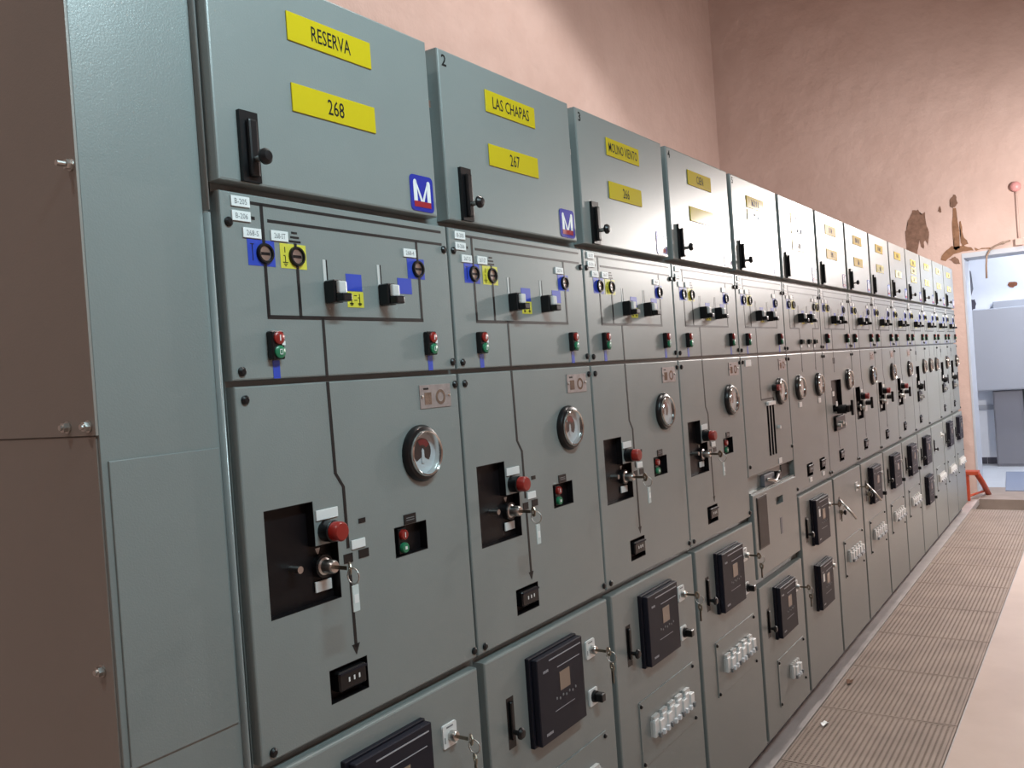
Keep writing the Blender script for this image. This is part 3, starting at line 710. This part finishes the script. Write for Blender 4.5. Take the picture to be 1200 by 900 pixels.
def block_panel(cab, n):
    x0 = 0.125 if n == 6 else 0.165
    x1 = x0+(0.205 if n == 6 else 0.15)
    holes = ((x0, x1, 1.195, 1.360), (x0, x1, 1.095, 1.175), cnt_hole(0.195))
    p = ob('breaker_panel', panel(0.002, 0.5945, 0.887, 1.5095, 0.0, YBODY-0.001, 0.003, holes), 'paint', cab)
    breaker_screws(p)
    ob('mechanism_plate', boxes(((x0, x1, 1.195, 1.360, 0.0185, 0.021),)), 'recess', cab)
    ob('recess_lining', rect_liner(x0, x1, 1.195, 1.360), 'recess', cab)
    ob('recess_lining', rect_liner(x0, x1, 1.095, 1.175), 'recess', cab)
    m2 = ob('switch_block', box(x0+0.01, x1-0.01, 1.100, 1.170, -0.012, 0.021, 0.002), 'black', cab)
    for k in range(3): ob('terminal', cyl(x0+0.04+0.045*k, 1.125+0.012*(k % 2), -0.030, -0.012, 0.010, 12), 'steel', m2)
    tagplate(cab, x0+0.07, x0+0.11, 1.275, 1.30, None, 0.0165); tagplate(cab, x0+0.03, x0+0.06, 1.305, 1.32, None, 0.0165)
    d = 1.0 if n == 6 else 0.5
    h = ob('rotary_handle', cyl(x0+0.10, 1.205, -0.045*d, 0.0185, 0.024, 16), 'black', cab)
    ob('handle_bar', box(x0+0.08, x0+0.135, 1.188, 1.225, -0.062*d, -0.045*d, 0.003), 'black', h)
    ob('handle_loop', box(x0+0.115, x0+0.135, 1.17, 1.25, -0.075*d, -0.062*d, 0.003), 'black', h)
    tagplate(cab, x0+0.055, x0+0.085, 1.222, 1.248, None, -0.003)
    lines(p, ((0.209, 1.5095, 0.209, 1.40), (0.209, 1.09, 0.214, 1.0)), w=0.002)
    for x in (0.198, 0.222): ob('indicator_window', box(x-0.007, x+0.007, 1.445, 1.475, -0.0012, 0.0), 'black', cab)
    gauge(cab, 0.487 if n == 6 else 0.505)
    counter(cab, p, 0.195)
def fifth_front(cab):
    holes = ((0.275, 0.300, 1.090, 1.300), (0.312, 0.337, 1.090, 1.300), (0.349, 0.374, 1.090, 1.300))
    p = ob('breaker_panel', panel(0.002, 0.5945, 1.037, 1.5095, 0.0, YBODY-0.001, 0.003, holes), 'paint', cab)
    for x, z in ((0.021, 1.487), (0.585, 1.487), (0.026, 1.075), (0.586, 1.10)): screw(p, x, z, 0.0)
    v = ob('vertical_slot', boxes(((0.268, 0.381, 1.082, 1.305, 0.0185, 0.021),)), 'recess', cab)
    for a in (0.275, 0.312, 0.349): ob('recess_lining', rect_liner(a, a+0.025, 1.090, 1.300), 'recess', v)
    ob('slot_cap', box(0.276, 0.373, 1.300, 1.316, -0.010, 0.0, 0.001), 'white', v)
    ob('slot_pointer', cyl(0.410, 1.200, -0.012, 0.0, 0.008, 12), 'white', cab)
    lines(p, ((0.209, 1.5095, 0.215, 1.328), (0.215, 1.328, 0.376, 1.328), (0.374, 1.328, 0.374, 1.316)))
    gauge(cab, 0.463)
    e = ob('trip_button', cyl(0.375, 1.370, -0.020, 0.0, 0.014, 14), 'black', cab)
    ob('button_cap', cyl(0.375, 1.370, -0.030, -0.020, 0.013, 14), 'red', e)
    tagplate(cab, 0.049, 0.115, 1.469, 1.495, None); rating_plate(cab, 0.474, 0.570)
    tagplate(cab, 0.385, 0.425, 1.045, 1.068, None)
    # open shelf with the linkage, between the panel and the middle door
    s = ob('linkage_shelf', boxes(((0.012, 0.585, 0.966, 0.972, 0.0, YBODY),)), 'paint', cab)
    ob('linkage_block', box(0.20, 0.33, 0.972, 1.020, 0.004, YBODY, 0.002), 'enc_dark', s)
    ob('linkage_rod', tube(((0.22, 0.0, 1.0), (0.30, -0.01, 0.985), (0.37, -0.004, 1.015)), 0.007, 8), 'steel', s)
    ob('linkage_cam', cyl(0.36, 1.0, -0.012, YBODY, 0.018, 14), 'black', s)
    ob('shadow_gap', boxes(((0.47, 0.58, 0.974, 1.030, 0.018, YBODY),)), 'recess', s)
    m = ob('middle_door', panel(0.008, 0.5815, 0.636, 0.966, YL, YBODY-0.001, 0.004, ((0.288, 0.382, 0.884, 0.915),)), 'paint', cab)
    w_ = ob('inspection_window', box(0.046, 0.166, 0.745, 0.951, YL-0.003, YL, 0.001), 'black', cab)
    ob('window_pane', box(0.052, 0.160, 0.752, 0.945, YL-0.004, YL-0.003), 'recess', w_)
    ob('viewing_port', boxes(((0.288, 0.382, 0.884, 0.915, 0.017, YBODY-0.001),)), 'white', cab)
    ob('vent_slit', box(0.325, 0.349, 0.757, 0.826, YL-0.001, YL), 'enc_dark', cab)
def build_cabinet(n):
    lab, plates = CABS[n]
    cab = thing('switchgear_cabinet', lab, 'cabinet', (n*W, 0, 0), 'row of medium-voltage switchgear cabinets')
    body(cab)
    upper_door(cab, n, plates, str(n+1) if 0 < n < 5 else None, knob=n not in (5, 6, 8))
    mimic_panel(cab, {0: '268', 1: '267', 2: '266'}.get(n), 'double' if n == 5 else None, n)
    if n < 4: breaker_standard(cab)
    elif n == 4: fifth_front(cab)
    elif n in (5, 11): two_gauge_panel(cab, n)
    elif n in (7, 8, 9): breaker_standard(cab, True)
    else: block_panel(cab, n)
    lower_door(cab, 0.602 if n == 4 else 0.8685)
    who = NAMES[n] if n < len(NAMES) else ORD[n]
    who = (who+' cabinet') if n < 3 else (who+' cabinet from the left')
    if n < 4 or n in (7, 8, 9):
        relay(cab); lower_handle(cab, open_lever=n == 7); lock_plates(cab)
        cover(cab)
    elif n == 4:
        relay(cab, 0.357); lower_handle(cab, 0.385); lock_plates(cab, -0.262, False); cover(cab, 0.082, 0.165, 0.522, (0.31, 0.415))
    elif n == 5:
        relay(cab, 0.618, 0.165, True); relay(cab, 0.315, 0.165, True); lower_handle(cab); lock_plates(cab, 0, False); lock_plates(cab, -0.30, False)
    elif n == 6:
        lower_handle(cab, open_lever=True); lock_plates(cab, 0, False); cover(cab)
    elif n == 10:
        relay(cab); relay(cab, 0.322); lower_handle(cab); lock_plates(cab, -0.30)
    elif n == 11:
        lower_handle(cab); lock_plates(cab, 0, False); cover(cab)
    else:
        relay(cab, 0.63); lower_handle(cab); lock_plates(cab, 0, False); cover(cab, 0.33)
    if n < 4: key_bunch(n*W+0.176, 1.178, -0.020, 'key with pale tag in the mechanism lock of the %s' % who, True)
    if n < 7: key_bunch(n*W+0.472, 0.763-(0.262 if n == 4 else 0), YL-0.020, 'key with spare hanging from the white lock plate of the %s' % who if n != 6 else 'key with spare key in the white lock of the seventh cabinet from the left', False)
    return cab
for n in range(14): build_cabinet(n)

# ---------------------------------------------------------------- end bay at the left
def build_end_bay():
    t = thing('end_bay', 'narrow blue-grey end bay with brown-lit bolted side panels left of the first cabinet', 'cabinet', (-0.222, 0, 0))
    ob('bay_body', boxes(((0.002, 0.2215, ZF, 2.9, 0.030, 1.15),)), 'paint_side_lit', t)
    ob('front_panel', panel(0.0, 0.2050, ZF, 2.9, YBODY, 0.030, 0.001, ()), 'paint', t)
    ob('access_plate', panel(0.010, 0.200, 0.966, 1.4135, YBODY-0.0035, YBODY, 0.0012, ()), 'paint', t)
    # rounded flange between bay and first cabinet, in two lengths
    for z0, z1 in ((ZF, 1.795), (1.799, 2.9)):
        bm = bmesh.new(); n = 8; R = []
        for k in range(n+1):
            a = math.pi*k/n
            R.append((0.2092-0.0042*math.cos(a), YBODY-0.012*math.sin(a)))
        lo = [bm.verts.new((x, y, z0)) for x, y in R]; hi = [bm.verts.new((x, y, z1)) for x, y in R]
        for k in range(n): bm.faces.new((lo[k], lo[k+1], hi[k+1], hi[k]))
        bm.faces.new(hi); bm.faces.new(lo[::-1])
        bmesh.ops.triangulate(bm, faces=[f for f in bm.faces if len(f.verts) > 4])
        me = finish(bm, False)
        for p in me.polygons: p.use_smooth = len(p.vertices) == 4
        ob('edge_flange', me, 'paint_flange', t)
    s1 = ob('side_panel', boxes(((-0.004, 0.002, 1.4525, 2.9, YBODY+0.001, 1.15),)), 'paint_side_lit', t)
    s2 = ob('side_panel', boxes(((-0.002, 0.002, ZF, 1.4505, YBODY+0.006, 1.15),)), 'paint_side_lit', t)
    def bolt(par, y, z, L, x=-0.004):
        bm = bmesh.new()
        for (xa, xb, r, sg) in ((x-0.002, x, 0.009, 16), (x-0.009, x-0.002, 0.0075, 6), (x-L, x-0.009, 0.0042, 10)):
            R0 = [bm.verts.new((xa, y+r*math.cos(2*math.pi*k/sg), z+r*math.sin(2*math.pi*k/sg))) for k in range(sg)]
            R1 = [bm.verts.new((xb, y+r*math.cos(2*math.pi*k/sg), z+r*math.sin(2*math.pi*k/sg))) for k in range(sg)]
            for k in range(sg): bm.faces.new((R0[k], R0[(k+1) % sg], R1[(k+1) % sg], R1[k]))
            bm.faces.new(R0); bm.faces.new(R1)
        ob('bolt', finish(bm), 'steel', par)
    bolt(s1, BOLTS[0][0], BOLTS[0][1], 0.022); bolt(s1, BOLTS[1][0], BOLTS[1][1], 0.013); bolt(s1, BOLTS[2][0], BOLTS[2][1], 0.013)
    bolt(s2, BOLTS[3][0], BOLTS[3][1], 0.013, -0.002)
BOLTS = [(0.035, 1.842), (0.040, 1.466), (0.095, 1.466), (0.055, 1.11)]
build_end_bay()

# ---------------------------------------------------------------- far end and next room
def build_far_end():
    # orange trestle foot
    t = thing('trestle_foot', 'orange painted steel trestle foot standing at the far end of the row', 'stand', (8.95, 0.04, ZF))
    ob('post', box(-0.02, 0.02, 0.0, 0.292, -0.005, 0.045, 0.003), 'orange', t)
    ob('head_plate', box(-0.03, 0.10, 0.262, 0.300, -0.095, 0.050, 0.003), 'orange', t)
    ob('brace', tube(((0.03, -0.075, 0.272), (0.25, -0.10, 0.14), (0.44, -0.125, 0.0)), 0.028, 8), 'orange', t)
    ob('cross_bar', tube(((0.0, 0.0, 0.05), (0.36, -0.10, 0.05)), 0.012, 8), 'orange', t)
    # conduit hanging over the doorway and the pipe with a round pink fitting
    pts = [(XF-0.03, -0.19, 2.17), (XF-0.03, -0.195, 2.30), (XF-0.03, -0.205, 2.40), (XF-0.03, -0.235, 2.455), (XF-0.03, -0.29, 2.495), (XF-0.03, -0.35, 2.515), (XF-0.03, -0.43, 2.53)]
    t = thing('conduit_pipe', 'thin bent brown conduit with its loose end hanging into the doorway', 'pipe', (0, 0, 0))
    ob('pipe', tube(tuple(pts), 0.010, 8), 'pipe', t)
    ob('pipe_clip', box(XF-0.045, XF, 2.505, 2.530, -0.375, -0.350), 'pipe', t)
    t = thing('wall_lamp', 'round pink fitting on a vertical conduit high on the far wall', 'lamp', (XF, -0.505, 2.49))
    ob('conduit', tube(((-0.014, 0.0, 0.0), (-0.014, 0.0, 0.53)), 0.011, 8), 'wall', t)
    ob('junction_box', box(-0.05, 0.0, -0.02, 0.05, -0.035, 0.035, 0.004), 'wall', t)
    bm = bmesh.new(); bmesh.ops.create_uvsphere(bm, u_segments=16, v_segments=10, radius=0.05)
    for v in bm.verts: v.co = (v.co.x*0.8-0.035, v.co.y, v.co.z*1.05+0.58)
    ob('globe', finish(bm, True), 'pink', t)
    # next room
    struct(ob('floor', boxes(((XF+0.4, 13.2, ZF-0.2, ZF, -3.0, 2.0),)), 'floor2'))
    nw = struct(ob('wall_next_room', boxes(((12.05, 12.25, ZF, 3.8, -3.0, 2.0),)), 'white_wall'))
    struct(ob('wall_next_left', boxes(((XF+0.4, 12.05, ZF, 3.8, 1.2, 1.4),)), 'white_wall'))
    struct(ob('wall_next_right', boxes(((XF+0.4, 12.05, ZF, 3.8, -3.2, -3.0),)), 'white_wall'))
    struct(ob('ceiling', boxes(((XF+0.4, 12.25, 3.8, 4.0, -3.2, 1.4),)), 'white_wall'))
    bb = struct(ob('baseboard_next_room', boxes(((12.04, 12.05, ZF, 0.01, 0.05, 1.2),)), 'white_wall'))
    for k in range(8): ob('skirting_tile', box(12.03, 12.04, ZF, 0.005, 0.06+0.125*k, 0.18+0.125*k), 'tile_dark', bb)
    ob('wall_band', boxes(((12.02, 12.05, 0.63, 0.69, -0.2, 1.2),)), 'enc', nw)
    def blob(name, par, cy, cz, ry, rz, m, x, seed):
        rnd = random.Random(seed); P = []
        for k in range(14):
            a = 2*math.pi*k/14; q = rnd.uniform(0.7, 1.15); P.append((cy+ry*q*math.cos(a), cz+rz*q*math.sin(a)))
        bm = bmesh.new(); f = [bm.verts.new((x-0.004, y, z)) for y, z in P]; b = [bm.verts.new((x, y, z)) for y, z in P]
        bm.faces.new(f)
        for i in range(14): bm.faces.new((f[i], f[(i+1) % 14], b[(i+1) % 14], b[i]))
        bmesh.ops.triangulate(bm, faces=[q_ for q_ in bm.faces if len(q_.verts) > 4])
        ob(name, finish(bm), m, par)
    blob('rust_patch', nw, -0.225, 2.225, 0.06, 0.045, 'rust', 12.05, 4)
    blob('grey_patch', nw, 0.262, 2.30, 0.045, 0.17, 'enc_dark', 12.05, 5)
    blob('brown_patch', nw, 0.235, 2.02, 0.04, 0.08, 'tile_dark', 12.05, 6)
    e = thing('wall_enclosure', 'large pale grey enclosure hung across the next room beyond the doorway', 'enclosure', (11.7, 0.3, 0.89))
    ob('enclosure_body', box(0.0, 0.34, 0.0, 1.04, -1.6, 0.0, 0.01), 'enc', e)
    ob('front_sheet', box(-0.004, 0.0, 0.02, 1.02, -1.58, -0.02), 'enc', e)
    ob('edge_strip', box(-0.02, 0.0, 0.35, 0.62, -0.08, -0.06), 'enc_dark', e)
    e2 = tag(ob('cable_bar', box(11.9, 12.05, 1.93, 2.02, -1.3, -0.01, 0.004), 'enc'), 'grey horizontal bar on the white wall just above the large enclosure', 'bar')
    f = thing('floor_cabinet', 'slate grey cabinet on the floor under the large pale enclosure', 'cabinet', (11.75, 0.045, ZF))
    ob('cabinet_body', box(0.0, 0.28, 0.0, 0.965, -0.33, 0.0, 0.004), 'enc_dark', f)
    ob('cabinet_door', box(-0.012, 0.0, 0.03, 0.95, -0.31, -0.015, 0.003), 'enc_dark', f)
    g = thing('floor_cabinet', 'narrow slate grey post beside the floor cabinet, partly cut off at the right', 'cabinet', (11.75, -0.33, ZF))
    ob('cabinet_body', box(0.0, 0.28, 0.0, 0.965, -0.5, -0.03, 0.004), 'enc_dark', g)
    ob('cabinet_door', box(-0.012, 0.0, 0.03, 0.95, -0.48, -0.045, 0.003), 'enc', g)
    m = tag(ob('floor_mat', poly_floor(((9.62, -0.22), (11.15, -0.10), (11.15, -1.0), (9.62, -1.0)), ZF, 0.012), 'slab_blue'), 'blue-grey mat on the floor inside the doorway', 'mat')
    pole = tag(ob('door_post', box(10.3, 10.34, ZF, 2.0, 0.075, 0.095, 0.003), 'enc_dark'), 'thin dark vertical rail just inside the left side of the doorway', 'rail')
def poly_floor(pts, z, t):
    bm = bmesh.new(); a = [bm.verts.new((x, y, z+t)) for x, y in pts]; b = [bm.verts.new((x, y, z)) for x, y in pts]
    bm.faces.new(a); bm.faces.new(b[::-1])
    for i in range(len(pts)):
        j = (i+1) % len(pts); bm.faces.new((a[i], b[i], b[j], a[j]))
    return finish(bm)
build_far_end()
def build_litter():
    rnd = random.Random(3)
    for nm, lab, cat, x, y, r, m in (('dry_leaf', 'curled brown dry leaf lying on the grating near the kerb', 'leaf', 3.39, -0.075, 0.035, 'plaster_bare'), ('paper_scrap', 'small pale scrap of paper lying on the nearest visible grating', 'paper', 2.85, -0.10, 0.03, 'white')):
        bm = bmesh.new(); top, bot = [], []
        for k in range(10):
            a = 2*math.pi*k/10; q = r*rnd.uniform(0.55, 1.1)
            p = (x+q*math.cos(a), y+q*0.55*math.sin(a)); h = ZF+0.004+abs(math.sin(a))*r*0.35*rnd.uniform(0.3, 1)
            top.append(bm.verts.new((*p, h+0.001))); bot.append(bm.verts.new((*p, h-0.0005)))
        c = bm.verts.new((x, y, ZF+0.004)); d = bm.verts.new((x, y, ZF+0.0015))
        for k in range(10):
            j = (k+1) % 10
            bm.faces.new((c, top[k], top[j])); bm.faces.new((d, bot[j], bot[k])); bm.faces.new((top[k], bot[k], bot[j], top[j]))
        tag(ob(nm, finish(bm), m), lab, cat)
build_litter()

# ---------------------------------------------------------------- lamps of the hall, inferred and added (outside the picture)
def build_lamps():
    for i, (x, y) in enumerate(((4.0, -0.4), (-3.4, 0.2))):
        t = thing('high_bay_lamp', ['bell-shaped high-bay lamp hung under the ceiling above the seventh cabinet', 'added unseen high-bay lamp behind the camera that lights the end panels'][i], 'lamp', (x, y, 7.45), 'high-bay lamps')
        seg = 24; bm = bmesh.new(); R = []
        for r, z in ((0.30, 0.0), (0.29, 0.03), (0.12, 0.22), (0.08, 0.26), (0.08, 0.40), (0.0, 0.40)):
            R.append([bm.verts.new((max(r, 0.001)*math.cos(2*math.pi*k/seg), max(r, 0.001)*math.sin(2*math.pi*k/seg), z)) for k in range(seg)])
        for a, b in zip(R, R[1:]):
            for k in range(seg): bm.faces.new((a[k], a[(k+1) % seg], b[(k+1) % seg], b[k]))
        ob('reflector', finish(bm, True), 'lamp_house', t)
        ob('stem', tube(((0, 0, 0.40), (0, 0, ZC-7.45)), 0.012, 8), 'lamp_house', t)
    t = thing('pendant_fill_lamp', 'added unseen pendant lamp low over the aisle that lights the far wall', 'lamp', (7.2, -1.64, 2.68))
    bm = bmesh.new(); seg = 24; R = []
    for r, z in ((0.24, 0.145), (0.22, 0.175), (0.08, 0.24), (0.04, 0.30), (0.001, 0.30)):
        R.append([bm.verts.new((r*math.cos(2*math.pi*k/seg), r*math.sin(2*math.pi*k/seg), z)) for k in range(seg)])
    for a, b in zip(R, R[1:]):
        for k in range(seg): bm.faces.new((a[k], a[(k+1) % seg], b[(k+1) % seg], b[k]))
    ob('shade', finish(bm, True), 'white', t)  # added with the pendant, sized to cut its light on the upper walls
    ob('cord', tube(((0, 0, 0.30), (0, 0, ZC-2.68)), 0.006, 6), 'black', t)
    t = thing('tube_lamp', 'cool tube lamp hung over the aisle beside the first cabinets', 'lamp', (0.1, -1.55, 3.0))
    ob('housing', box(-0.65, 0.65, 0.0, 0.06, -0.09, 0.09, 0.004), 'white', t)
    for x in (-0.5, 0.5): ob('suspension', tube(((x, 0, 0.06), (x, 0, ZC-3.0)), 0.004, 6), 'steel', t)
    t = thing('tube_lamp', 'ceiling tube lamp in the next room', 'lamp', (10.9, -1.2, 3.6))
    ob('housing', box(-0.65, 0.65, 0.0, 0.2, -0.08, 0.08, 0.004), 'white', t)
build_lamps()
